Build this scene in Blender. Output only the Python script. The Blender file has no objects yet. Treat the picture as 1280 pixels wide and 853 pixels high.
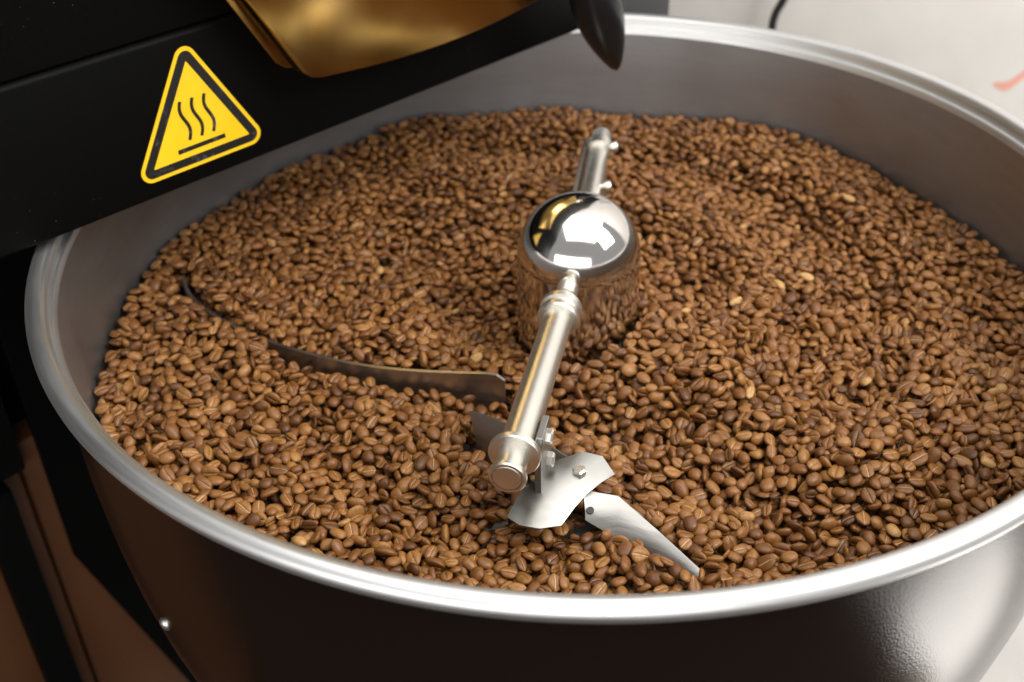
import bpy, bmesh, math, random
import numpy as np
from mathutils import Vector, Matrix

rng = np.random.default_rng(7)
random.seed(7)
scene = bpy.context.scene
C = scene.collection
# ------------------------------------------------------------------ camera
# metres; the rolled rim of the cooling tray is the circle r = 0.30 at z = 0, centred on the origin
CAM = Vector((0.0, -0.5909, 0.3333))
cd = bpy.data.cameras.new('camera')
cd.sensor_width = 36.0
cd.lens = 40.6
cd.clip_start = 0.01
cd.clip_end = 60
cd.dof.use_dof = True
cd.dof.focus_distance = 0.56
cd.dof.aperture_fstop = 8.0
cam = bpy.data.objects.new('camera', cd)
C.objects.link(cam)
yaw, pit, roll = -0.06949, 0.62925, -0.02177
fw = Vector((math.sin(yaw)*math.cos(pit), math.cos(yaw)*math.cos(pit), -math.sin(pit)))
rt = fw.cross(Vector((0, 0, 1))).normalized()
up = rt.cross(fw)
rt, up = math.cos(roll)*rt + math.sin(roll)*up, -math.sin(roll)*rt + math.cos(roll)*up
cam.matrix_world = Matrix(((rt.x, up.x, -fw.x, CAM.x), (rt.y, up.y, -fw.y, CAM.y), (rt.z, up.z, -fw.z, CAM.z), (0, 0, 0, 1)))
scene.camera = cam
# ------------------------------------------------------------------ light (indoors: soft lamps and the light bounced by a pale room)
w = bpy.data.worlds.new('World')
scene.world = w
w.use_nodes = True
bg = w.node_tree.nodes['Background']
bg.inputs[0].default_value = (1.0, 0.985, 0.97, 1)
bg.inputs[1].default_value = 0.34


def area_lamp(name, loc, target, sx, sy, power, color):
    ld = bpy.data.lights.new(name, 'AREA')
    ld.shape = 'RECTANGLE'
    ld.size, ld.size_y, ld.energy, ld.color = sx, sy, power, color
    o = bpy.data.objects.new(name, ld)
    C.objects.link(o)
    o.location = loc
    o.rotation_euler = (Vector(target) - Vector(loc)).to_track_quat('-Z', 'Y').to_euler()
    return o


area_lamp('window_light', (1.9, -0.7, 1.7), (0, 0, -0.05), 1.2, 1.4, 66, (1.0, 0.975, 0.94))
area_lamp('front_window_light', (-0.5, -2.5, 0.45), (0, 0, 0), 3.4, 1.1, 40, (1.0, 0.99, 0.98))
area_lamp('ceiling_light', (0.2, 0.0, 2.3), (0, 0, 0), 3.6, 2.8, 82, (1.0, 0.975, 0.94))
# patch of sunlight on the floor beside the tray
sd_ = bpy.data.lights.new('floor_sun_patch', 'SPOT')
sd_.energy, sd_.color, sd_.spot_size, sd_.spot_blend, sd_.shadow_soft_size = 1600, (1.0, 0.97, 0.93), math.radians(11), 0.5, 0.03
so = bpy.data.objects.new('floor_sun_patch', sd_)
C.objects.link(so)
so.location = (2.2, -0.6, 1.6)
so.rotation_euler = (Vector((0.90, -0.20, -0.8))-so.location).to_track_quat('-Z', 'Y').to_euler()
scene.view_settings.view_transform = 'Standard'
scene.view_settings.look = 'None'
scene.view_settings.exposure = 0.2
scene.view_settings.gamma = 1.0
scene.view_settings.use_curve_mapping = False
scene.cycles.max_bounces = 8
scene.cycles.use_denoising = True

# ------------------------------------------------------------------ materials


def mat(name, col, rough=0.5, metal=0.0, spec=0.5):
    m = bpy.data.materials.new(name)
    m.use_nodes = True
    b = m.node_tree.nodes['Principled BSDF']
    b.inputs['Base Color'].default_value = (*col, 1)
    b.inputs['Roughness'].default_value = rough
    b.inputs['Metallic'].default_value = metal
    b.inputs['Specular IOR Level'].default_value = spec
    return m


def nd(m, t, **kw):
    n = m.node_tree.nodes.new(t)
    for k, v in kw.items():
        setattr(n, k, v)
    return n


def lk(m, a, b):
    m.node_tree.links.new(a, b)


def coords(m, scale, kind='Object'):
    tc = nd(m, 'ShaderNodeTexCoord')
    mp = nd(m, 'ShaderNodeMapping')
    mp.inputs['Scale'].default_value = scale
    lk(m, tc.outputs[kind], mp.inputs[0])
    return mp.outputs[0]


def noise(m, vec, scale, detail=4, rough=0.55):
    n = nd(m, 'ShaderNodeTexNoise')
    n.inputs['Scale'].default_value = scale
    n.inputs['Detail'].default_value = detail
    n.inputs['Roughness'].default_value = rough
    if vec is not None:
        lk(m, vec, n.inputs['Vector'])
    return n.outputs['Fac']


def ramp(m, fac, stops):
    r = nd(m, 'ShaderNodeValToRGB')
    e = r.color_ramp.elements
    while len(e) < len(stops):
        e.new(0.5)
    for i, (p, c) in enumerate(stops):
        e[i].position = p
        e[i].color = (*c, 1) if len(c) == 3 else c
    lk(m, fac, r.inputs[0])
    return r.outputs[0]


def bsdf(m):
    return m.node_tree.nodes['Principled BSDF']


def rough_from(m, fac, lo, hi):
    r = nd(m, 'ShaderNodeMapRange')
    r.inputs['To Min'].default_value, r.inputs['To Max'].default_value = lo, hi
    r.inputs['From Min'].default_value, r.inputs['From Max'].default_value = 0.3, 0.7
    lk(m, fac, r.inputs[0])
    lk(m, r.outputs[0], bsdf(m).inputs['Roughness'])


def bump(m, fac, strength, dist):
    b = nd(m, 'ShaderNodeBump')
    b.inputs['Strength'].default_value = strength
    b.inputs['Distance'].default_value = dist
    lk(m, fac, b.inputs['Height'])
    lk(m, b.outputs[0], bsdf(m).inputs['Normal'])


def steel(name, col, lo, hi, streak=(1, 1, 40), bumps=0.04):
    m = mat(name, col, lo, 1.0)
    v = coords(m, streak)
    f = noise(m, v, 14, 6)
    rough_from(m, f, lo, hi)
    bump(m, f, bumps, 0.002)
    return m


def cyl_streak(m, scale_z, scale_a):
    """noise drawn out round the tray's axis, as spun and brushed metal shows it"""
    tc = nd(m, 'ShaderNodeTexCoord')
    sp = nd(m, 'ShaderNodeSeparateXYZ')
    lk(m, tc.outputs['Object'], sp.inputs[0])
    at = nd(m, 'ShaderNodeMath', operation='ARCTAN2')
    lk(m, sp.outputs[1], at.inputs[0])
    lk(m, sp.outputs[0], at.inputs[1])
    ma = nd(m, 'ShaderNodeMath', operation='MULTIPLY')
    lk(m, at.outputs[0], ma.inputs[0])
    ma.inputs[1].default_value = scale_a
    mz = nd(m, 'ShaderNodeMath', operation='MULTIPLY')
    lk(m, sp.outputs[2], mz.inputs[0])
    mz.inputs[1].default_value = scale_z
    cb = nd(m, 'ShaderNodeCombineXYZ')
    lk(m, ma.outputs[0], cb.inputs[0])
    lk(m, mz.outputs[0], cb.inputs[1])
    return cb.outputs[0]


M = {}
M['rim'] = m = mat('brushed_rim_steel', (0.68, 0.68, 0.675), 0.3, 1.0)
f = noise(m, cyl_streak(m, 900, 5), 1.0, 5)
rough_from(m, f, 0.38, 0.47)
M['wall'] = m = mat('dull_tray_steel', (0.36, 0.355, 0.35), 0.4, 1.0)
f = noise(m, cyl_streak(m, 700, 6), 1.0, 6)
f2 = noise(m, coords(m, (1, 1, 1)), 9, 5)
rough_from(m, f2, 0.39, 0.50)
f3 = noise(m, cyl_streak(m, 160, 7), 1.0, 7, 0.7)
lk(m, ramp(m, f3, [(0.30, (0.345, 0.35, 0.36)), (0.55, (0.37, 0.375, 0.385)), (0.78, (0.39, 0.395, 0.405))]), bsdf(m).inputs['Base Color'])
bump(m, f, 0.06, 0.001)
M['chrome'] = m = mat('polished_hub_steel', (0.74, 0.72, 0.69), 0.05, 1.0)
f = noise(m, coords(m, (1, 1, 1)), 55, 6, 0.65)
rough_from(m, f, 0.05, 0.15)
M['hubside'] = m = mat('turned_hub_steel', (0.72, 0.70, 0.67), 0.2, 1.0)
f = noise(m, cyl_streak(m, 1500, 3), 1.0, 5)
rough_from(m, f, 0.07, 0.14)
bump(m, f, 0.03, 0.0006)
M['rod'] = steel('satin_rod_steel', (0.78, 0.76, 0.70), 0.30, 0.42, (1, 60, 60))
M['blade'] = steel('scuffed_blade_steel', (0.33, 0.325, 0.31), 0.3, 0.5, (1, 1, 30), 0.08)
M['darkblade'] = steel('oil_browned_blade_steel', (0.46, 0.43, 0.39), 0.3, 0.45, (1, 1, 30), 0.08)
M['panel'] = m = mat('black_powder_coat', (0.002, 0.002, 0.002), 0.5, 0.0, 0.06)
v = coords(m, (1, 1, 1))
bump(m, noise(m, v, 900, 3), 0.22, 0.0006)
vor = nd(m, 'ShaderNodeTexVoronoi')
vor.inputs['Scale'].default_value = 220
lk(m, v, vor.inputs['Vector'])
th = ramp(m, vor.outputs['Distance'], [(0.0, (1, 1, 1)), (0.085, (0, 0, 0))])
cl = ramp(m, noise(m, v, 16, 3), [(0.54, (0, 0, 0)), (0.72, (1, 1, 1))])
mu = nd(m, 'ShaderNodeMath', operation='MULTIPLY')
lk(m, th, mu.inputs[0])
lk(m, cl, mu.inputs[1])
lk(m, ramp(m, mu.outputs[0], [(0.0, (0.002, 0.002, 0.002)), (1.0, (0.16, 0.155, 0.15))]), bsdf(m).inputs['Base Color'])
rough_from(m, noise(m, v, 7, 5), 0.42, 0.6)
M['darkgrey'] = m = mat('dark_grey_coat', (0.028, 0.028, 0.03), 0.5)
bump(m, noise(m, coords(m, (1, 1, 1)), 700, 3), 0.2, 0.0006)
M['shell'] = m = mat('brown_black_tray_paint', (0.005, 0.003, 0.0022), 0.2, 0.0, 0.8)
v = coords(m, (1, 1, 1))
bump(m, noise(m, v, 900, 3, 0.5), 0.12, 0.0008)
rough_from(m, noise(m, v, 11, 5), 0.12, 0.17)
M['brass'] = m = mat('polished_brass', (0.5, 0.28, 0.06), 0.13, 1.0)
v = coords(m, (1, 1, 1))
f = noise(m, v, 16, 3, 0.5)
rough_from(m, f, 0.17, 0.27)
lk(m, ramp(m, f, [(0.35, (0.42, 0.265, 0.075)), (0.7, (0.50, 0.335, 0.12))]), bsdf(m).inputs['Base Color'])
M['plastic'] = m = mat('black_handle_plastic', (0.006, 0.0062, 0.007), 0.3, 0.0, 0.35)
bump(m, noise(m, coords(m, (1, 1, 1)), 420, 3), 0.06, 0.0005)
M['yellow'] = m = mat('sticker_yellow', (0.82, 0.49, 0.012), 0.34)
v = coords(m, (1, 1, 1))
lk(m, ramp(m, noise(m, v, 60, 5), [(0.3, (0.78, 0.47, 0.010)), (0.75, (0.84, 0.53, 0.016))]), bsdf(m).inputs['Base Color'])
M['ink'] = m = mat('sticker_black', (0.010, 0.010, 0.010), 0.4)
f = noise(m, coords(m, (1, 1, 1)), 130, 6, 0.7)
lk(m, ramp(m, f, [(0.56, (0.008, 0.008, 0.008)), (0.70, (0.10, 0.10, 0.105))]), bsdf(m).inputs['Base Color'])
M['cabinet'] = m = mat('brown_cabinet_paint', (0.10, 0.042, 0.018), 0.4, 0.0, 0.2)
v = coords(m, (1, 1, 1))
lk(m, ramp(m, noise(m, v, 5, 5), [(0.3, (0.085, 0.034, 0.014)), (0.7, (0.115, 0.047, 0.020))]), bsdf(m).inputs['Base Color'])
bump(m, noise(m, v, 500, 3), 0.12, 0.0006)
M['floor'] = m = mat('cream_floor_stone', (0.70, 0.64, 0.58), 0.45)
v = coords(m, (1, 1, 1))
lk(m, ramp(m, noise(m, v, 3.5, 7, 0.62), [(0.3, (0.40, 0.385, 0.37)), (0.5, (0.46, 0.445, 0.43)), (0.72, (0.50, 0.49, 0.475))]), bsdf(m).inputs['Base Color'])
bump(m, noise(m, v, 60, 6), 0.1, 0.002)
M['wallpaint'] = m = mat('cream_wall_plaster', (0.74, 0.70, 0.655), 0.7)
v = coords(m, (1, 1, 1))
lk(m, ramp(m, noise(m, v, 7, 7, 0.62), [(0.3, (0.56, 0.525, 0.485)), (0.5, (0.62, 0.59, 0.555)), (0.72, (0.66, 0.635, 0.61))]), bsdf(m).inputs['Base Color'])
bump(m, noise(m, v, 90, 6), 0.15, 0.002)
M['redmark'] = m = mat('faded_red_paint', (0.74, 0.30, 0.22), 0.6)
lk(m, ramp(m, noise(m, coords(m, (1, 1, 1)), 35, 5), [(0.35, (0.70, 0.24, 0.17)), (0.75, (0.74, 0.45, 0.37))]), bsdf(m).inputs['Base Color'])
M['mat'] = m = mat('added_sheet_brown', (0.02, 0.010, 0.007), 0.8, 0.0, 0.2)  # for the sheet added on the floor to darken the tray's reflection
bump(m, noise(m, coords(m, (1, 1, 1)), 200, 4), 0.3, 0.002)
M['cable'] = mat('black_cable_rubber', (0.014, 0.014, 0.014), 0.5)


def bean_mat(name, lo, hi, crease):
    m = mat(name, hi, 0.4, 0.0, 0.34)
    ge = nd(m, 'ShaderNodeNewGeometry')
    oi = nd(m, 'ShaderNodeObjectInfo')
    ad = nd(m, 'ShaderNodeMath', operation='ADD')
    lk(m, ge.outputs['Random Per Island'], ad.inputs[0])
    lk(m, oi.outputs['Random'], ad.inputs[1])
    fr = nd(m, 'ShaderNodeMath', operation='FRACT')
    lk(m, ad.outputs[0], fr.inputs[0])
    base = ramp(m, fr.outputs[0], [(0.0, lo), (1.0, hi)])
    n1 = noise(m, ge.outputs['Position'], 420, 5, 0.65)
    mot = ramp(m, n1, [(0.30, (0.72, 0.70, 0.68)), (0.62, (1.08, 1.06, 1.04))])
    mx = nd(m, 'ShaderNodeMix', data_type='RGBA', blend_type='MULTIPLY')
    mx.inputs[0].default_value = 1.0
    lk(m, base, mx.inputs[6])
    lk(m, mot, mx.inputs[7])
    at = nd(m, 'ShaderNodeAttribute', attribute_name='crease')
    mc = nd(m, 'ShaderNodeMix', data_type='RGBA')
    pw = nd(m, 'ShaderNodeMath', operation='POWER')
    lk(m, at.outputs['Fac'], pw.inputs[0])
    pw.inputs[1].default_value = 0.9
    cv = nd(m, 'ShaderNodeMath', operation='MULTIPLY')
    lk(m, pw.outputs[0], cv.inputs[0])
    cr = ramp(m, noise(m, ge.outputs['Position'], 190, 2), [(0.36, (0.1, 0.1, 0.1)), (0.52, (1, 1, 1))])
    lk(m, cr, cv.inputs[1])
    lk(m, cv.outputs[0], mc.inputs[0])
    lk(m, mx.outputs[2], mc.inputs[6])
    mc.inputs[7].default_value = (*crease, 1)
    lk(m, mc.outputs[2], bsdf(m).inputs['Base Color'])
    rough_from(m, noise(m, ge.outputs['Position'], 260, 3), 0.28, 0.45)
    bump(m, noise(m, ge.outputs['Position'], 750, 5, 0.6), 0.32, 0.0006)
    return m


TINTS = ('dark', 'mid', 'light', 'pale')
M['bean_dark'] = bean_mat('dark_roast_bean', (0.085, 0.0325, 0.0095), (0.130, 0.051, 0.0145), (0.46, 0.28, 0.115))
M['bean_mid'] = bean_mat('brown_bean', (0.148, 0.0585, 0.0160), (0.218, 0.091, 0.0240), (0.58, 0.37, 0.155))
M['bean_light'] = bean_mat('light_brown_bean', (0.212, 0.092, 0.0250), (0.285, 0.132, 0.0375), (0.62, 0.41, 0.18))
M['bean_pale'] = bean_mat('pale_tan_bean', (0.36, 0.19, 0.065), (0.46, 0.27, 0.10), (0.60, 0.42, 0.20))

# ------------------------------------------------------------------ mesh helpers


def obj(name, bm, material, parent=None, smooth=False, angle=None):
    me = bpy.data.meshes.new(name)
    bm.normal_update()
    bm.to_mesh(me)
    bm.free()
    me.materials.append(material)
    if smooth:
        me.polygons.foreach_set('use_smooth', [True]*len(me.polygons))
        if angle:
            me.set_sharp_from_angle(angle=math.radians(angle))
    o = bpy.data.objects.new(name, me)
    C.objects.link(o)
    o.parent = parent
    return o


def thing(name, label, cat, group=None):
    o = bpy.data.objects.new(name, None)
    C.objects.link(o)
    o.empty_display_size = 0.05
    tag(o, label, cat, group)
    return o


def tag(o, label, cat, group=None):
    o['label'], o['category'] = label, cat
    if group:
        o['group'] = group


def lathe(profile, seg=128, bm=None, closed=False):
    """profile: (r, z) pairs turned round the z axis"""
    bm = bm or bmesh.new()
    rings = []
    for r, z in profile:
        if r < 1e-6:
            rings.append([bm.verts.new((0, 0, z))])
        else:
            rings.append([bm.verts.new((r*math.cos(2*math.pi*k/seg), r*math.sin(2*math.pi*k/seg), z)) for k in range(seg)])
    pairs = list(zip(rings[:-1], rings[1:]))
    if closed:
        pairs.append((rings[-1], rings[0]))
    for a, b in pairs:
        for k in range(seg):
            k2 = (k+1) % seg
            if len(a) == 1 and len(b) == 1:
                continue
            if len(a) == 1:
                bm.faces.new((a[0], b[k2], b[k]))
            elif len(b) == 1:
                bm.faces.new((a[k], a[k2], b[0]))
            else:
                bm.faces.new((a[k], a[k2], b[k2], b[k]))
    bmesh.ops.recalc_face_normals(bm, faces=bm.faces)
    return bm


def axis_frame(p, q):
    d = (Vector(q)-Vector(p)).normalized()
    return Matrix.Translation(Vector(p)) @ d.to_track_quat('Z', 'Y').to_matrix().to_4x4()


def spun(profile, p, q, seg=40, closed=False):
    bm = lathe(profile, seg, closed=closed)
    bm.transform(axis_frame(p, q))
    return bm


def prism(pts, n, thick, bevel=0.0, seg=2):
    """polygon of 3D points thickened along n"""
    bm = bmesh.new()
    n = Vector(n)
    a = [bm.verts.new(Vector(p)) for p in pts]
    b = [bm.verts.new(Vector(p)+n*thick) for p in pts]
    bm.faces.new(a)
    bm.faces.new(list(reversed(b)))
    for i in range(len(pts)):
        j = (i+1) % len(pts)
        bm.faces.new((a[j], a[i], b[i], b[j]))
    bmesh.ops.recalc_face_normals(bm, faces=bm.faces)
    if bevel:
        bmesh.ops.bevel(bm, geom=list(bm.edges), offset=bevel, segments=seg, profile=0.5, affect='EDGES', clamp_overlap=True)
    return bm


# frame of the roaster's front: s runs along it, z up, d towards the viewer
T = Vector((0.67363, 0.73907, 0))
N = Vector((0.73907, -0.67363, 0))
A0 = Vector((-0.286, -0.058, 0))


def P(s, d, z):
    return A0 + T*s + N*d + Vector((0, 0, z))


def box(s0, s1, d0, d1, z0, z1, bevel=0.0, seg=2):
    return prism([P(s0, d0, z0), P(s1, d0, z0), P(s1, d0, z1), P(s0, d0, z1)], N, d1-d0, bevel, seg)


# ------------------------------------------------------------------ floor
ZF = -0.80
bm = bmesh.new()
bmesh.ops.create_grid(bm, x_segments=1, y_segments=1, size=6)
floor = obj('floor', bm, M['floor'])
floor.location = (0, 0, ZF-0.012)
floor['kind'] = 'structure'
bm = prism([(-1.6, -2.6, ZF-0.0115), (1.50, -2.6, ZF-0.0115), (0.70, -0.12, ZF-0.0115), (-1.6, -0.12, ZF-0.0115)], (0, 0, 1), 0.0095, 0.003)  # unseen dark sheet, added so the tray's front mirrors less bright floor
fm = obj('added_dark_sheet', bm, M['mat'])
fm['kind'] = 'structure'
# pale wall close behind the tray, with a faded red stroke on it
bm = prism([(-0.6, 0.62, ZF-0.02), (3.0, 0.62, ZF-0.02), (3.0, 0.62, 1.9), (-0.6, 0.62, 1.9)], (0, 1, 0), 0.1)
wall = obj('wall', bm, M['wallpaint'])
wall['kind'] = 'structure'
pts = [(0.4425, -0.1845), (0.447, -0.1815), (0.4535, -0.1825), (0.460, -0.1810), (0.468, -0.1745), (0.480, -0.1655), (0.492, -0.160),
       (0.492, -0.166), (0.480, -0.173), (0.472, -0.181), (0.464, -0.1885), (0.4575, -0.1915), (0.451, -0.189)]
bm = bmesh.new()
bm.faces.new([bm.verts.new((x+0.004, 0.6195, (z+0.18)*1.15-0.186)) for x, z in pts])
red = obj('painted_mark', bm, M['redmark'], wall)
red['label'] = 'faded red painted stroke on the pale wall'

# ------------------------------------------------------------------ coffee roaster
ro = thing('coffee_roaster', 'black coffee roaster with brass discharge door and hot surface sticker over the tray', 'coffee roaster')
obj('front_housing', box(-0.42, 0.46, -0.45, 0.0, 0.0088, 0.0995, 0.003, 3), M['panel'], ro, True, 40)
obj('upper_cover', box(-0.42, 0.60, -0.50, -0.0022, 0.1003, 0.52, 0.0015, 3), M['panel'], ro, True, 40)
obj('rear_housing', box(0.462, 0.545, -0.30, -0.012, -0.25, 0.0995, 0.003), M['darkgrey'], ro, True, 40)
obj('lower_lip', box(-0.42, -0.036, -0.30, -0.010, -0.020, 0.0080, 0.008, 4), M['panel'], ro, True, 40)
obj('lower_fascia', box(-0.42, -0.026, -0.30, -0.118, -0.222, -0.021, 0.003), M['panel'], ro, True, 40)
obj('back_plate', box(-0.025, 0.50, -0.30, -0.150, -0.205, 0.0075, 0.002), M['panel'], ro)
for s0, s1, z0, z1 in ((-0.0265, 0.36, ZF+0.02, -0.206), (-0.42, -0.0290, ZF+0.02, -0.223)):
    obj('cabinet_panel', box(s0, s1, -0.29, -0.130, z0, z1, 0.002), M['cabinet'], ro, True, 40)
obj('cabinet_post', box(-0.066, -0.043, -0.128, -0.108, ZF+0.001, -0.223, 0.002), M['panel'], ro, True, 40)
obj('cabinet_base', box(-0.42, 0.36, -0.30, -0.122, ZF-0.001, ZF+0.019, 0.002), M['panel'], ro)
# gusset that carries the tray
bm = prism([P(-0.013, -0.1285, -0.02), P(-0.013, -0.1285, -0.325), P(0.046, -0.1285, -0.535), P(0.13, -0.1285, -0.78), P(0.30, -0.1285, -0.78), P(0.30, -0.1285, -0.02)], N, 0.0065, 0.0008)
obj('tray_bracket', bm, M['panel'], ro)

# warning sticker: rounded triangle, drawn in the plane of the front


def round_tri(c, inr, rad, seg=8):
    """equilateral triangle with inradius inr about c, corners rounded by rad"""
    out = []
    for k in range(3):
        a = math.radians(90+120*k)
        R_ = 2*(inr-rad)
        cx, cz = c[0]+R_*math.cos(a), c[1]+R_*math.sin(a)
        for i in range(seg+1):
            b = a+math.radians(-60+120*i/seg)
            out.append((cx+rad*math.cos(b), cz+rad*math.sin(b)))
    return out


def flat(pts, d):
    bm = bmesh.new()
    bm.faces.new([bm.verts.new(P(s, d, z)) for s, z in pts])
    bmesh.ops.recalc_face_normals(bm, faces=bm.faces)
    for fc in bm.faces:
        if fc.normal.dot(N) < 0:
            fc.normal_flip()
    return bm


SC = (0.0950, 0.0457)
st = obj('warning_sticker', prism([P(s, 0.0001, z) for s, z in round_tri(SC, 0.0262, 0.0068)], N, 0.0003), M['yellow'], ro)
st['label'] = 'yellow and black triangular hot surface warning sticker'
obj('black_border', flat(round_tri(SC, 0.0239, 0.0047), 0.00055), M['ink'], st)
obj('yellow_triangle', flat(round_tri(SC, 0.0187, 0.0004), 0.0007), M['yellow'], st)


def stroke(pts, wd, d):
    bm = bmesh.new()
    L, Rr = [], []
    for i, (s, z) in enumerate(pts):
        a, b = pts[max(i-1, 0)], pts[min(i+1, len(pts)-1)]
        tx, tz = b[0]-a[0], b[1]-a[1]
        l = math.hypot(tx, tz)
        L.append(bm.verts.new(P(s-tz/l*wd, d, z+tx/l*wd)))
        Rr.append(bm.verts.new(P(s+tz/l*wd, d, z-tx/l*wd)))
    for i in range(len(pts)-1):
        bm.faces.new((L[i], Rr[i], Rr[i+1], L[i+1]))
    return bm


for k in range(3):
    s0 = 0.0868+0.0080*k
    pts = []
    for i in range(21):
        q = i/20
        pts.append((s0+0.0018*(-math.sin(2*math.pi*q*0.98+0.15)) + 0.0014*q, 0.0613-0.0243*q))
    obj('heat_wave', stroke(pts, 0.00105, 0.00085), M['ink'], st)
obj('base_line', stroke([(0.0795, 0.0319), (0.1112, 0.0319)], 0.0014, 0.00085), M['ink'], st)

# brass discharge door
prof = [(0.095, 0.160), (0.124, 0.1145), (0.1525, 0.066), (0.1585, 0.0612), (0.166, 0.0592)]
for i in range(1, 13):
    q = i/12
    prof.append((0.166+0.19*q, 0.0592 - 0.0085*math.sin(math.pi*q*0.86) + 0.004*q*q))
prof += [(0.372, 0.064), (0.38, 0.075), (0.42, 0.16)]


def inset(pr, k, c=(0.26, 0.13)):
    return [(c[0]+(s-c[0])*k, c[1]+(z-c[1])*k) for s, z in pr]


door = obj('discharge_door', prism([P(s, 0.0185, z) for s, z in prof], N, 0.0105, 0.0012, 2), M['brass'], ro, True, 35)
door['label'] = 'polished brass discharge door'
obj('door_flange', prism([P(s, 0.0, z) for s, z in inset(prof, 1.012)], N, 0.0035, 0.0009, 2), M['brass'], door, True, 35)
obj('door_frame', prism([P(s, 0.0036, z) for s, z in inset(prof, 0.972)], N, 0.0148, 0.0010, 2), M['brass'], door, True, 35)

# lever handle: a black egg-shaped grip on a short steel ferrule
h0, h1 = P(0.350, 0.060, 0.104), P(0.3960, 0.060, 0.0015)
L = (h1-h0).length
pr = [(0.0, 0.0)]
for i in range(1, 24):
    q = i/24
    pr.append((0.0160*(math.sin(math.pi*q**0.92))**0.62*(0.86+0.20*math.sin(math.pi*q)), L*q))
pr.append((0.0, L))
hd = obj('lever_handle', spun(pr, h0, h1, 40), M['plastic'], ro, True)
hd['label'] = 'black egg shaped plastic lever handle'
obj('ferrule', spun([(0.0, -0.02), (0.008, -0.02), (0.008, 0.002), (0.0, 0.002)], h0, h1, 28), M['rod'], hd, True, 40)
obj('lever_rod', spun([(0, 0), (0.005, 0), (0.005, 0.07), (0, 0.07)], h0+(h0-h1).normalized()*0.012+N*0.003, h0+(h0-h1).normalized()*0.012-N*0.1, 20), M['rod'], hd, True, 40)

# ------------------------------------------------------------------ cooling tray
tray = thing('cooling_tray', 'round steel cooling tray with rolled bright rim and dark brown outside', 'cooling tray')
pr = []
for i in range(25):
    a = math.radians(-112+i*(285/24))
    pr.append((0.3018+0.0054*math.cos(a), 0.0054*math.sin(a)-0.0004))
pr += [(0.2962, -0.0040), (0.2956, -0.0038), (0.2948, -0.0040), (0.2940, -0.0047), (0.2933, -0.0060), (0.2929, -0.0085)]
rim = obj('rim', lathe(pr, 256), M['rim'], tray, True)
obj('inner_wall', lathe([(0.2929, -0.0085), (0.2922, -0.04), (0.2915, -0.118), (0.2900, -0.1225)], 192), M['wall'], tray, True)
obj('floor_plate', lathe([(0.2900, -0.1225), (0.2, -0.123), (0.1, -0.123), (0.0, -0.123)], 96), M['wall'], tray)
obj('outer_wall', lathe([(0.2980, -0.0052), (0.2986, -0.020), (0.2985, -0.05), (0.2980, -0.08), (0.2958, -0.115), (0.2920, -0.15), (0.2872, -0.18), (0.2805, -0.21), (0.2680, -0.24), (0.2500, -0.268), (0.225, -0.295), (0.190, -0.318), (0.140, -0.338), (0.06, -0.35), (0, -0.35)], 192), M['shell'], tray, True)
# rivets in the outside
for az in (-135.4, -20):
    a = math.radians(az)
    z = -0.132
    rr = 0.2936
    nn = Vector((math.cos(a), math.sin(a), -0.10)).normalized()
    p0 = Vector((rr*math.cos(a), rr*math.sin(a), z))
    obj('rivet', spun([(0, 0.0026), (0.0018, 0.0024), (0.0033, 0.0016), (0.0042, 0.0), (0.0042, -0.002)], p0, p0+nn, 20), M['rod'], tray, True, 50)
obj('pedestal', lathe([(0.06, -0.349), (0.06, ZF+0.018), (0.16, ZF+0.018), (0.16, ZF-0.002), (0.0, ZF-0.002)], 48), M['panel'], tray)

# ------------------------------------------------------------------ stirrer
ZR = -0.033
stir = thing('stirrer', 'polished steel stirrer with domed hub, rods and ploughs turning through the beans', 'stirrer')
hub = obj('hub', lathe([(0.0, -0.12), (0.0370, -0.12), (0.0370, -0.0355), (0.0370, -0.0328), (0.0366, -0.0327)], 96), M['hubside'], stir, True, 40)
dm = []
for i in range(17):
    a = math.pi/2*i/16
    dm.append((0.0370*math.cos(a)**0.94 if i < 16 else 0.0, -0.0326+0.0374*math.sin(a)))
obj('hub_cap', lathe([(0.0366, -0.0327)]+dm, 96), M['chrome'], stir, True)
RA = math.radians(-99.0)
u = Vector((math.cos(RA), math.sin(RA), 0))
w_ = Vector((-u.y, u.x, 0))
Z = Vector((0, 0, ZR))


ub = Vector((math.cos(math.radians(84.8)), math.sin(math.radians(84.8)), 0))


def on(rad, side=0.0, dz=0.0):
    if rad < 0:
        return ub*-rad + Vector((ub.y, -ub.x, 0))*side + Z + Vector((0, 0, dz))
    return u*rad + w_*side + Z + Vector((0, 0, dz))


rod = obj('rod', spun([(0, 0), (0.0046, 0), (0.0048, 0.021), (0.0083, 0.0225), (0.0086, 0.150), (0.0074, 0.151), (0.0074, 0.1662), (0.0068, 0.1668), (0.0, 0.1670)], on(0.033), on(0.2), 40), M['rod'], stir, True, 35)
obj('lock_nut', spun([(0.0083, 0.0), (0.0106, 0.0), (0.0118, 0.0015), (0.0118, 0.0055), (0.0104, 0.0065), (0.0104, 0.0095), (0.0117, 0.0105), (0.0117, 0.0135), (0.0108, 0.0145), (0.0083, 0.0145)], on(0.0555), on(0.2), 40), M['rod'], rod, True, 35)
bm = spun([(0, 0), (0.0062, 0), (0.0062, 0.012), (0, 0.012)], on(0.0345), on(0.2), 24)
obj('stub', bm, M['rod'], rod, True, 35)
for r0, rad, wd in ((0.180, 0.0122, 0.0040), (0.1960, 0.0086, 0.0036)):
    obj('clamp_collar', spun([(0.0073, 0.0), (rad, 0.0), (rad+0.0006, 0.0008), (rad+0.0006, wd-0.0008), (rad, wd), (0.0073, wd)], on(r0), on(0.3), 40), M['rod'], rod, True, 35)
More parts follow.
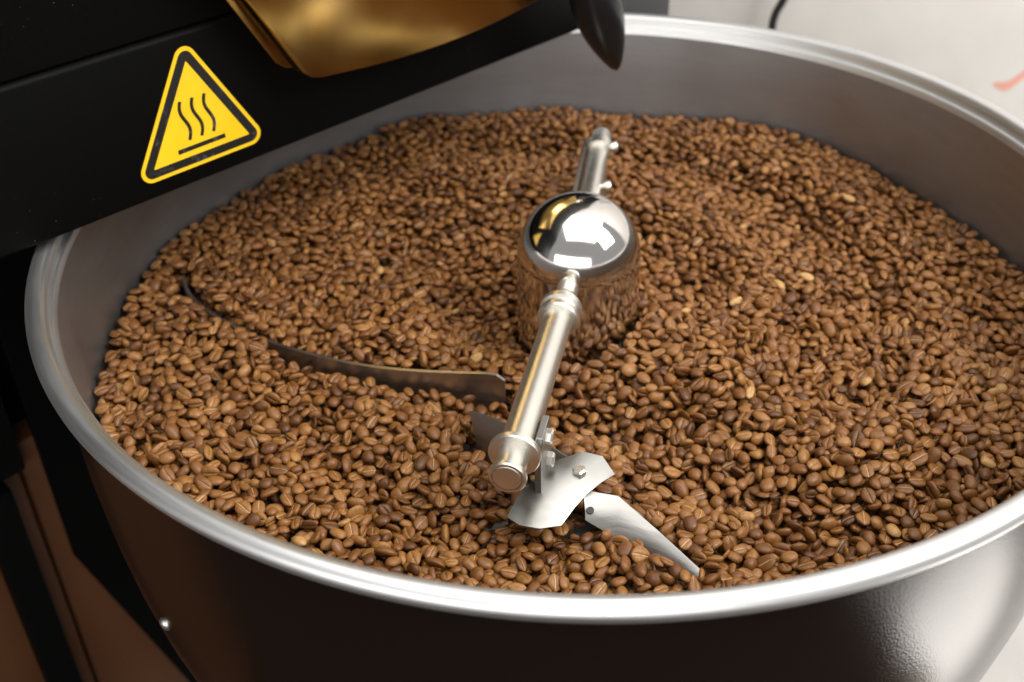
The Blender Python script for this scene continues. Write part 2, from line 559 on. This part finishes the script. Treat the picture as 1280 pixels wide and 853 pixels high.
r2 = obj('rod', spun([(0, 0), (0.0066, 0), (0.0068, 0.0015), (0.0068, 0.128), (0.0062, 0.1295), (0.0, 0.1295)], on(-0.033), on(-0.3), 36), M['rod'], stir, True, 35)
obj('clamp_collar', spun([(0.0066, 0.0), (0.0088, 0.0), (0.0088, 0.010), (0.0066, 0.010)], on(-0.136), on(-0.3), 36), M['rod'], r2, True, 35)
for rad in (-0.0835, -0.141):
    obj('clamp_screw', spun([(0, 0), (0.0026, 0), (0.0026, 0.005), (0.0038, 0.005), (0.0040, 0.0075), (0.0030, 0.009), (0, 0.009)], on(rad, 0.004, 0.001), on(rad, 0.1, 0.015), 20), M['rod'], r2, True, 40)
# thin flat strip beside the back rod
obj('side_strip', prism([on(-0.036, -0.009, -0.014), on(-0.140, -0.009, -0.014), on(-0.150, -0.009, -0.006), on(-0.150, -0.009, 0.003), on(-0.036, -0.009, 0.003)], -w_, 0.0025, 0.0004), M['blade'], r2)
obj('post', spun([(0, 0), (0.0055, 0), (0.0055, 0.07), (0, 0.07)], on(-0.146, 0, -0.004), on(-0.146, 0, -1), 20), M['rod'], r2, True, 35)


def strip(path, z0, z1, th, lean=0.0, nrm=None):
    """upright plate along a path of (x, y), leaning sideways by lean at its top"""
    bm = bmesh.new()
    rows = []
    for i, (x, y) in enumerate(path):
        a, b = path[max(i-1, 0)], path[min(i+1, len(path)-1)]
        tx, ty = b[0]-a[0], b[1]-a[1]
        l = math.hypot(tx, ty)
        nx, ny = -ty/l, tx/l
        zt = z1[i] if isinstance(z1, (list, tuple)) else z1
        row = []
        for sd, zz, le in ((-1, z0, 0), (-1, zt, lean), (1, zt, lean), (1, z0, 0)):
            row.append(bm.verts.new((x+nx*(sd*th/2+le), y+ny*(sd*th/2+le), zz)))
        rows.append(row)
    for a, b in zip(rows[:-1], rows[1:]):
        for k in range(4):
            bm.faces.new((a[k], a[(k+1) % 4], b[(k+1) % 4], b[k]))
    bm.faces.new(rows[0])
    bm.faces.new(list(reversed(rows[-1])))
    bmesh.ops.recalc_face_normals(bm, faces=bm.faces)
    return bm


def spline(pts, n):
    out = []
    m_ = len(pts)
    for i in range(m_-1):
        p0, p1, p2, p3 = [np.array(pts[min(max(j, 0), m_-1)]) for j in (i-1, i, i+1, i+2)]
        for k in range(n):
            q = k/n
            out.append(tuple(0.5*((2*p1)+(-p0+p2)*q+(2*p0-5*p1+4*p2-p3)*q*q+(-p0+3*p1-3*p2+p3)*q**3)))
    out.append(tuple(pts[-1]))
    return out


SCR = spline([(-0.262, 0.040), (-0.245, 0.010), (-0.205, -0.024), (-0.153, -0.050), (-0.103, -0.063), (-0.041, -0.0665)], 8)
zt = [-0.0785+0.0060*i/(len(SCR)-1) for i in range(len(SCR))]
zt[-1], zt[-2] = zt[-1]-0.005, zt[-2]-0.001
sc = obj('scraper_blade', strip(SCR, -0.114, zt, 0.0022), M['darkblade'], stir)
sc['label'] = 'long curved scraper blade half buried in the beans'
obj('blade_arm', strip([(-0.03, -0.012), (-0.060, -0.0640)], -0.119, -0.110, 0.012), M['blade'], sc)


def bent(corners, n, th):
    """sheet metal: a grid between two edge paths, thickened"""
    top, bot = corners
    bm = bmesh.new()
    g = []
    rows = 5
    for i in range(rows):
        q = i/(rows-1)
        g.append([bm.verts.new(Vector(a).lerp(Vector(b), (q if 0 < k_ < len(top)-1 else 0.10+0.80*q)) + Vector(n)*(0.0035*math.sin(math.pi*q))) for k_, (a, b) in enumerate(zip(top, bot))])
    for r_ in range(rows-1):
        for k in range(len(top)-1):
            bm.faces.new((g[r_][k], g[r_][k+1], g[r_+1][k+1], g[r_+1][k]))
    bmesh.ops.recalc_face_normals(bm, faces=bm.faces)
    bmesh.ops.solidify(bm, geom=list(bm.faces), thickness=th)
    return bm


# ploughs clamped under the end of the front rod
pl1 = obj('plough', bent(([(-0.058, -0.109, -0.062), (-0.044, -0.121, -0.061), (-0.022, -0.134, -0.061), (0.000, -0.145, -0.065)],
                         [(-0.051, -0.124, -0.088), (-0.039, -0.134, -0.090), (-0.019, -0.146, -0.092), (0.001, -0.156, -0.092)]), (0, -0.5, 0.2), 0.0022), M['blade'], stir, True, 40)
pl2 = obj('plough', bent(([(-0.0105, -0.153, -0.058), (0.004, -0.152, -0.055), (0.014, -0.153, -0.057), (0.0235, -0.156, -0.062)],
                         [(-0.035, -0.1905, -0.069), (-0.026, -0.193, -0.067), (-0.016, -0.195, -0.067), (-0.009, -0.195, -0.069)]), (-0.2, 0.1, 1.0), 0.0022), M['blade'], stir, True, 40)
pl3 = obj('plough', bent(([(0.004, -0.168, -0.064), (0.022, -0.170, -0.068), (0.042, -0.187, -0.075), (0.062, -0.204, -0.081)],
                         [(0.006, -0.184, -0.074), (0.022, -0.186, -0.082), (0.040, -0.198, -0.088), (0.058, -0.213, -0.092)]), (0.1, -0.2, 0.4), 0.0022), M['blade'], stir, True, 40)
# the hole drilled in the plate's foot
obj('bolt_hole', spun([(0, 0.0012), (0.0018, 0.0012), (0.0018, -0.0005)], (0.0082, -0.1790, -0.0698), (0.0086, -0.1850, -0.0598), 16), M['ink'], pl3)
obj('post', spun([(0, 0), (0.0048, 0), (0.0048, 0.05), (0, 0.05)], on(0.170, 0.0, -0.006), on(0.170, 0.0, -1), 20), M['rod'], rod, True, 35)
bk = obj('plough_bracket', prism([on(0.158, 0.0088, 0.006), on(0.176, 0.0088, 0.006), on(0.180, 0.0088, -0.004), on(0.178, 0.0088, -0.032), on(0.150, 0.0088, -0.032), on(0.155, 0.0088, -0.004)], w_, 0.0035, 0.0005), M['blade'], rod)
for rad, dz in ((0.167, 0.0005), (0.164, -0.017)):
    obj('bolt', spun([(0.0040, 0), (0.0040, 0.0026), (0.0032, 0.0034), (0, 0.0034)], on(rad, 0.0124, dz), on(rad, 0.1, dz), 6), M['rod'], bk)
obj('bolt', spun([(0.0036, 0), (0.0036, 0.0022), (0.0028, 0.0030), (0, 0.0030)], (0.0025, -0.1655, -0.0575), (0.000, -0.166, -0.04), 6), M['rod'], pl2)

# ------------------------------------------------------------------ black cable hanging by the wall


def tube(path, rad, seg=12):
    bm = bmesh.new()
    rings = []
    for i, p in enumerate(path):
        a, b = Vector(path[max(i-1, 0)]), Vector(path[min(i+1, len(path)-1)])
        fr = (b-a).normalized().to_track_quat('Z', 'Y')
        rings.append([bm.verts.new(Vector(p)+fr @ Vector((rad*math.cos(2*math.pi*k/seg), rad*math.sin(2*math.pi*k/seg), 0))) for k in range(seg)])
    for a, b in zip(rings[:-1], rings[1:]):
        for k in range(seg):
            bm.faces.new((a[k], a[(k+1) % seg], b[(k+1) % seg], b[k]))
    bm.faces.new(list(reversed(rings[0])))
    bm.faces.new(rings[-1])
    return bm


cp = spline([(0.226, 0.590, 0.30), (0.222, 0.592, 0.06), (0.214, 0.594, -0.06), (0.2065, 0.596, -0.089), (0.2005, 0.597, -0.104), (0.1985, 0.598, -0.120), (0.201, 0.598, -0.150), (0.205, 0.598, -0.30), (0.204, 0.598, -0.79)], 8)
cb = obj('cable', tube(cp, 0.0042), M['cable'], None, True)
tag(cb, 'thin black cable hanging in front of the pale wall', 'cable')

# ------------------------------------------------------------------ coffee beans


def bean_mesh(nx, ang_n, seed, lod):
    """unit bean, long axis x, dome on -z, flat face with its crease on +z; returns verts, faces, crease"""
    r = random.Random(seed)
    bend = r.uniform(-0.06, 0.06)
    wav = r.uniform(-0.05, 0.05)
    fat = r.uniform(0.92, 1.08)
    depth = r.uniform(0.10, 0.17)
    tw = r.uniform(-0.12, 0.12)
    if lod == 0:   # v across the flat face: edge .. crease .. edge, then the dome
        prof = [(0.98, 0.02, 0), (0.80, 0.30, 0), (0.42, 0.43, 0), (0.10, 0.45, 0), (0.0, 0.0, 1), (-0.10, 0.45, 0), (-0.42, 0.43, 0), (-0.80, 0.30, 0), (-0.98, 0.02, 0)]
        dome = [(-0.90, -0.40), (-0.62, -0.78), (-0.22, -0.98), (0.22, -0.98), (0.62, -0.78), (0.90, -0.40)]
    else:
        prof = [(0.98, 0.0, 0), (0.62, 0.40, 0), (0.11, 0.45, 0), (0.0, 0.0, 1), (-0.11, 0.45, 0), (-0.62, 0.40, 0), (-0.98, 0.0, 0)]
        dome = [(-0.70, -0.70), (0.0, -1.0), (0.70, -0.70)]
    V, K = [], []
    xs = [math.cos(math.pi*(i+0.55)/(nx+0.1)) for i in range(nx)]
    for i, x in enumerate(xs):
        rad = (1-abs(x)**2.35)**0.5
        for (py, pz, ck) in prof:
            cz = 0.34 - depth*1.7*(1.0-abs(x)**4) if ck == 1 else pz
            off = (wav*math.sin(math.pi*x)+tw*x*0.4) if abs(py) < 0.2 else 0
            V.append([x, (py*fat+off)*rad+bend*(1-x*x), cz*rad*(1.0 if ck < 1 else 0.95)])
            K.append(ck)
        for (py, pz) in dome:
            V.append([x, py*fat*rad+bend*(1-x*x), pz*rad])
            K.append(0)
    n = len(prof)+len(dome)
    for e in (1, -1):
        V.append([1.02*e, bend*0, 0.02])
        K.append(0)
    Fc = []
    for i in range(nx-1):
        for k in range(n):
            k2 = (k+1) % n
            Fc.append((i*n+k, i*n+k2, (i+1)*n+k2, (i+1)*n+k))
    e0, e1 = nx*n, nx*n+1
    for k in range(n):
        k2 = (k+1) % n
        Fc.append((e0, k2, k))
        Fc.append((e1, (nx-1)*n+k, (nx-1)*n+k2))
    V = np.array(V)
    # lumps and dents of a roasted bean
    ph = np.array([r.uniform(0, 6.28) for _ in range(6)])
    s_ = 0.035
    V = V * (1 + s_*np.sin(3.1*V[:, [1]]+ph[0]+2.2*V[:, [0]]) + s_*np.sin(4.3*V[:, [0]]+ph[1]) + 0.6*s_*np.sin(6*V[:, [2]]+ph[2]+3*V[:, [0]]))
    return V, Fc, np.array(K, float)


VAR = [bean_mesh(8, 0, 100+k, 0) for k in range(6)]
LOW = [bean_mesh(6, 0, 200+k, 1) for k in range(4)]

# how high the heap stands: nearly level, with the furrows the ploughs leave
G = 0.0015
NG = 400
ax = (np.arange(NG)-NG/2+0.5)*G
GX, GY = np.meshgrid(ax, ax, indexing='ij')
RAD = np.hypot(GX, GY)


def blob(x, y, sx, sy, h, rot=0.0):
    c, s = math.cos(rot), math.sin(rot)
    dx, dy = GX-x, GY-y
    a, b = c*dx+s*dy, -s*dx+c*dy
    return h*np.exp(-(a/sx)**2-(b/sy)**2)


TG = np.full((NG, NG), -0.0840)
TG += 0.0035*np.sin(GX*21+1.0)*np.sin(GY*17+0.4) + 0.002*np.sin(GX*47+GY*31)
TG += 0.006*(np.clip(RAD, 0.05, 0.29)/0.29)**2
TG += blob(-0.058, 0.020, 0.026, 0.042, -0.020) + blob(0.075, -0.05, 0.05, 0.06, 0.010)
TG += blob(-0.045, -0.083, 0.045, 0.012, -0.010) + blob(-0.085, -0.078, 0.04, 0.012, -0.006, -0.25) + blob(-0.19, -0.055, 0.055, 0.022, 0.011, -0.6) + blob(-0.13, -0.02, 0.07, 0.022, 0.006, -0.35)
TG += 0.007*np.clip((GY-0.10)/0.15, 0, 1) + blob(0.03, -0.03, 0.035, 0.04, 0.006) + blob(0.05, -0.213, 0.035, 0.014, 0.012, -0.5)
TG += blob(0.01, -0.125, 0.05, 0.022, 0.007) + blob(-0.005, -0.215, 0.05, 0.016, 0.003) + blob(0.005, -0.182, 0.03, 0.014, -0.006)
TG += blob(0.11, -0.165, 0.07, 0.020, -0.013, -0.2) + blob(0.12, -0.10, 0.08, 0.03, 0.005, -0.3) + blob(0.02, -0.245, 0.06, 0.02, -0.004)
TG += blob(-0.12, 0.12, 0.08, 0.022, -0.013, 0.7) + blob(-0.07, 0.15, 0.06, 0.026, 0.009, 0.7) + blob(0.16, 0.08, 0.09, 0.04, 0.004)
TH = np.arctan2(GY, GX)
SWIRL = np.clip((RAD-0.05)/0.06, 0, 1)*np.clip((0.285-RAD)/0.05, 0, 1)
TG += SWIRL*(0.0052*np.sin(2*TH-52*RAD+0.6)+0.0024*np.sin(3*TH-118*RAD+2.0))
TG = np.maximum(TG, -0.0965)
OB = RAD < 0.0392


def keep_clear(path, half):
    global OB
    for (x0, y0), (x1, y1) in zip(path[:-1], path[1:]):
        l2 = (x1-x0)**2+(y1-y0)**2
        q = np.clip(((GX-x0)*(x1-x0)+(GY-y0)*(y1-y0))/l2, 0, 1)
        OB |= np.hypot(GX-x0-q*(x1-x0), GY-y0-q*(y1-y0)) < half


keep_clear(SCR, 0.0042)
keep_clear([(-0.056, -0.114), (-0.020, -0.138), (0.001, -0.149)], 0.0065)
keep_clear([(0.006, -0.176), (0.022, -0.176), (0.040, -0.190), (0.059, -0.208)], 0.0065)
H = np.maximum(TG-0.023, -0.1215)
H[RAD > 0.2905] = 1.0
H[OB] = 1.0
LIM = RAD < 0.287
FREE = np.argwhere(LIM & ~OB)
beans = []
PX, PY = np.meshgrid(np.arange(-5, 6)*G, np.arange(-5, 6)*G, indexing='ij')
fails = 0
while len(beans) < 26000 and fails < 11000:
    cnd = FREE[rng.integers(0, len(FREE), 10)]
    df = TG[cnd[:, 0], cnd[:, 1]]-H[cnd[:, 0], cnd[:, 1]]
    order = np.argsort(-df)[:3]
    sz = 0.93*float(np.clip(rng.normal(1.0, 0.10), 0.70, 1.28))
    ab = (0.00468*sz*rng.uniform(0.92, 1.1), 0.00365*sz*rng.uniform(0.93, 1.07), 0.0028*sz)
    odd = rng.random()
    if odd < 0.07:      # hollow shells and split halves
        ab = (ab[0]*rng.uniform(0.75, 1.0), ab[1], ab[2]*0.58)
    elif odd < 0.14:    # small round peaberries
        ab = (ab[0]*0.84, ab[1]*0.95, ab[2]*1.12)
    x0, y0 = ax[cnd[order[0], 0]], ax[cnd[order[0], 1]]
    flow = math.atan2(y0, x0)+math.pi/2
    psi = rng.normal(flow, 0.38) if rng.random() < (0.8 if x0 > 0.02 else (0.65 if y0 > 0.03 else 0.25)) else rng.uniform(0, math.pi)
    kind = rng.random()
    if kind < 0.36:
        roll_ = rng.normal(0, 0.38)
    elif kind < 0.80:
        roll_ = math.pi+rng.normal(0, 0.38)
    else:
        roll_ = rng.choice((-1, 1))*math.pi/2+rng.normal(0, 0.35)
    R3 = np.array((Matrix.Rotation(psi+(math.pi if rng.random() < 0.5 else 0), 3, 'Z') @ Matrix.Rotation(rng.normal(0, 0.30), 3, 'Y') @ Matrix.Rotation(roll_, 3, 'X')))
    S3 = R3 @ np.diag(np.square(ab)) @ R3.T
    Si = np.linalg.inv(S3[:2, :2])
    k2 = S3[2, :2] @ Si
    sc2 = S3[2, 2]-k2 @ S3[:2, 2]
    q = Si[0, 0]*PX*PX+2*Si[0, 1]*PX*PY+Si[1, 1]*PY*PY
    ins = q < 1
    mu_ = k2[0]*PX+k2[1]*PY
    sd = np.sqrt(np.maximum(sc2*(1-q), 0))
    best = None
    for oi_ in order:
        i, j = cnd[oi_]
        if i < 6 or j < 6 or i > NG-7 or j > NG-7:
            continue
        W = H[i-5:i+6, j-5:j+6]
        zc = (W-mu_+sd)[ins].max()-0.0014
        sc_ = zc-TG[i, j]
        if best is None or sc_ < best[0]:
            best = (sc_, zc, i, j)
    if best is None or best[0] > 0.0012:
        fails += 1
        continue
    _, zc, i, j = best
    W = H[i-5:i+6, j-5:j+6]
    np.copyto(W, np.maximum(W, zc+mu_+sd), where=ins)
    beans.append((ax[i], ax[j], zc, R3, ab, i, j, ins, zc+mu_+sd, abs(roll_) if abs(roll_) <= math.pi else 2*math.pi-abs(roll_)))

cp_ = np.array(CAM)
info = []
for b in beans:
    x, y, z, R3, ab, i, j, ins, top, rl = b
    seen = ((top >= H[i-5:i+6, j-5:j+6]-0.0004) & ins).sum()/ins.sum()
    c = np.array((x, y, z))
    d = c-cp_
    dep = d @ np.array(fw)
    px, py = 640+1444*(d @ np.array(rt))/dep, 426.5-1444*(d @ np.array(up))/dep
    # does the near rim hide it
    hid = False
    if y < -0.1:
        tt = np.linspace(0, 1, 200)
        ln = c[None]+(cp_-c)[None]*tt[:, None]
        rr_ = np.hypot(ln[:, 0], ln[:, 1])
        k_ = int(np.argmin(np.abs(rr_-0.2965)))
        hid = ln[k_, 2] < 0.0055
    info.append((seen, dep, px, py, hid))
tint = rng.choice(4, len(beans), p=(0.13, 0.56, 0.302, 0.008))
vid = rng.integers(0, 6, len(beans))
singles = [k for k in range(len(beans)) if info[k][0] > 0.72 and not info[k][4] and 8 < info[k][2] < 1272 and info[k][3] < 840]
singles.sort(key=lambda k: -(beans[k][4][0]*beans[k][4][1])**0.5/info[k][1])
singles = singles[:300]
sset = set(singles)
# the rest of the heap: nobody could count it
VV, FF, KK, MI, nv = [], [], [], [], 0
for k, b in enumerate(beans):
    if k in sset or (info[k][0] < 0.01 and beans[k][2] < TG[beans[k][5], beans[k][6]]-0.017):
        continue
    dep = info[k][1]
    full = dep < 0.74 and info[k][0] > 0.3 and not info[k][4]
    V, Fc, K = VAR[vid[k]] if full else LOW[vid[k] % 4]
    VV.append((V*np.array(b[4])) @ b[3].T+np.array(b[:3]))
    KK.append(K)
    FF.extend([tuple(a+nv for a in f_) for f_ in Fc])
    MI.extend([int(tint[k])]*len(Fc))
    nv += len(V)
me = bpy.data.meshes.new('coffee_beans')
me.from_pydata(np.concatenate(VV).tolist(), [], FF)
at = me.attributes.new('crease', 'FLOAT', 'POINT')
at.data.foreach_set('value', np.concatenate(KK))
for t_ in TINTS:
    me.materials.append(M['bean_'+t_])
me.polygons.foreach_set('material_index', MI)
me.polygons.foreach_set('use_smooth', [True]*len(MI))
heap = bpy.data.objects.new('coffee_beans', me)
C.objects.link(heap)
heap['kind'] = 'stuff'
tag(heap, 'heap of roasted brown coffee beans filling the cooling tray', 'coffee beans')
# the 300 beans that show largest, one object each
bmesh_of = []
for q, (V, Fc, K) in enumerate(VAR):
    for t_ in TINTS:
        mm = bpy.data.meshes.new('coffee_bean')
        mm.from_pydata(V.tolist(), [], Fc)
        at = mm.attributes.new('crease', 'FLOAT', 'POINT')
        at.data.foreach_set('value', K)
        mm.materials.append(M['bean_'+t_])
        mm.polygons.foreach_set('use_smooth', [True]*len(Fc))
        bmesh_of.append(mm)
SHADE = ('dark brown', 'mid brown', 'light brown', 'pale tan')
for k in singles:
    b = beans[k]
    o = bpy.data.objects.new('coffee_bean', bmesh_of[vid[k]*4+tint[k]])
    C.objects.link(o)
    mw = Matrix(b[3].tolist()).to_4x4()
    mw.translation = Vector(b[:3])
    o.matrix_world = mw @ Matrix.Diagonal((*b[4], 1))
    cz = b[3][2, 2]
    pose = 'crease up' if cz > 0.6 else ('round back up' if cz < -0.6 else 'on its narrow edge')
    xy = np.array(b[:2])
    dp = min(np.hypot(*(xy-np.array(c_))) for c_ in ((-0.05, -0.118), (-0.02, -0.138), (0.0, -0.17), (-0.02, -0.19), (0.02, -0.178), (0.045, -0.195), (0.06, -0.207)))
    ds = min(np.hypot(*(xy-np.array(c_))) for c_ in SCR)
    where = 'beside the steel ploughs' if dp < 0.032 else ('beside the curved scraper blade' if ds < 0.03 else ('close inside the tray rim' if np.hypot(*xy) > 0.232 else 'in the open heap'))
    big = (b[4][0]*b[4][1]/(0.00468*0.00365))**0.5
    size = 'large ' if big > 1.13 else ('small ' if big < 1.0 else '')
    what = '%s%s coffee bean %s %s' % (size, SHADE[tint[k]], pose, where)
    tag(o, what, 'coffee bean', what.replace('coffee bean', 'beans'))
print('tris', sum(len(f_)-2 for f_ in FF), 'beans', len(beans), 'faces', len(MI), 'fails', fails)
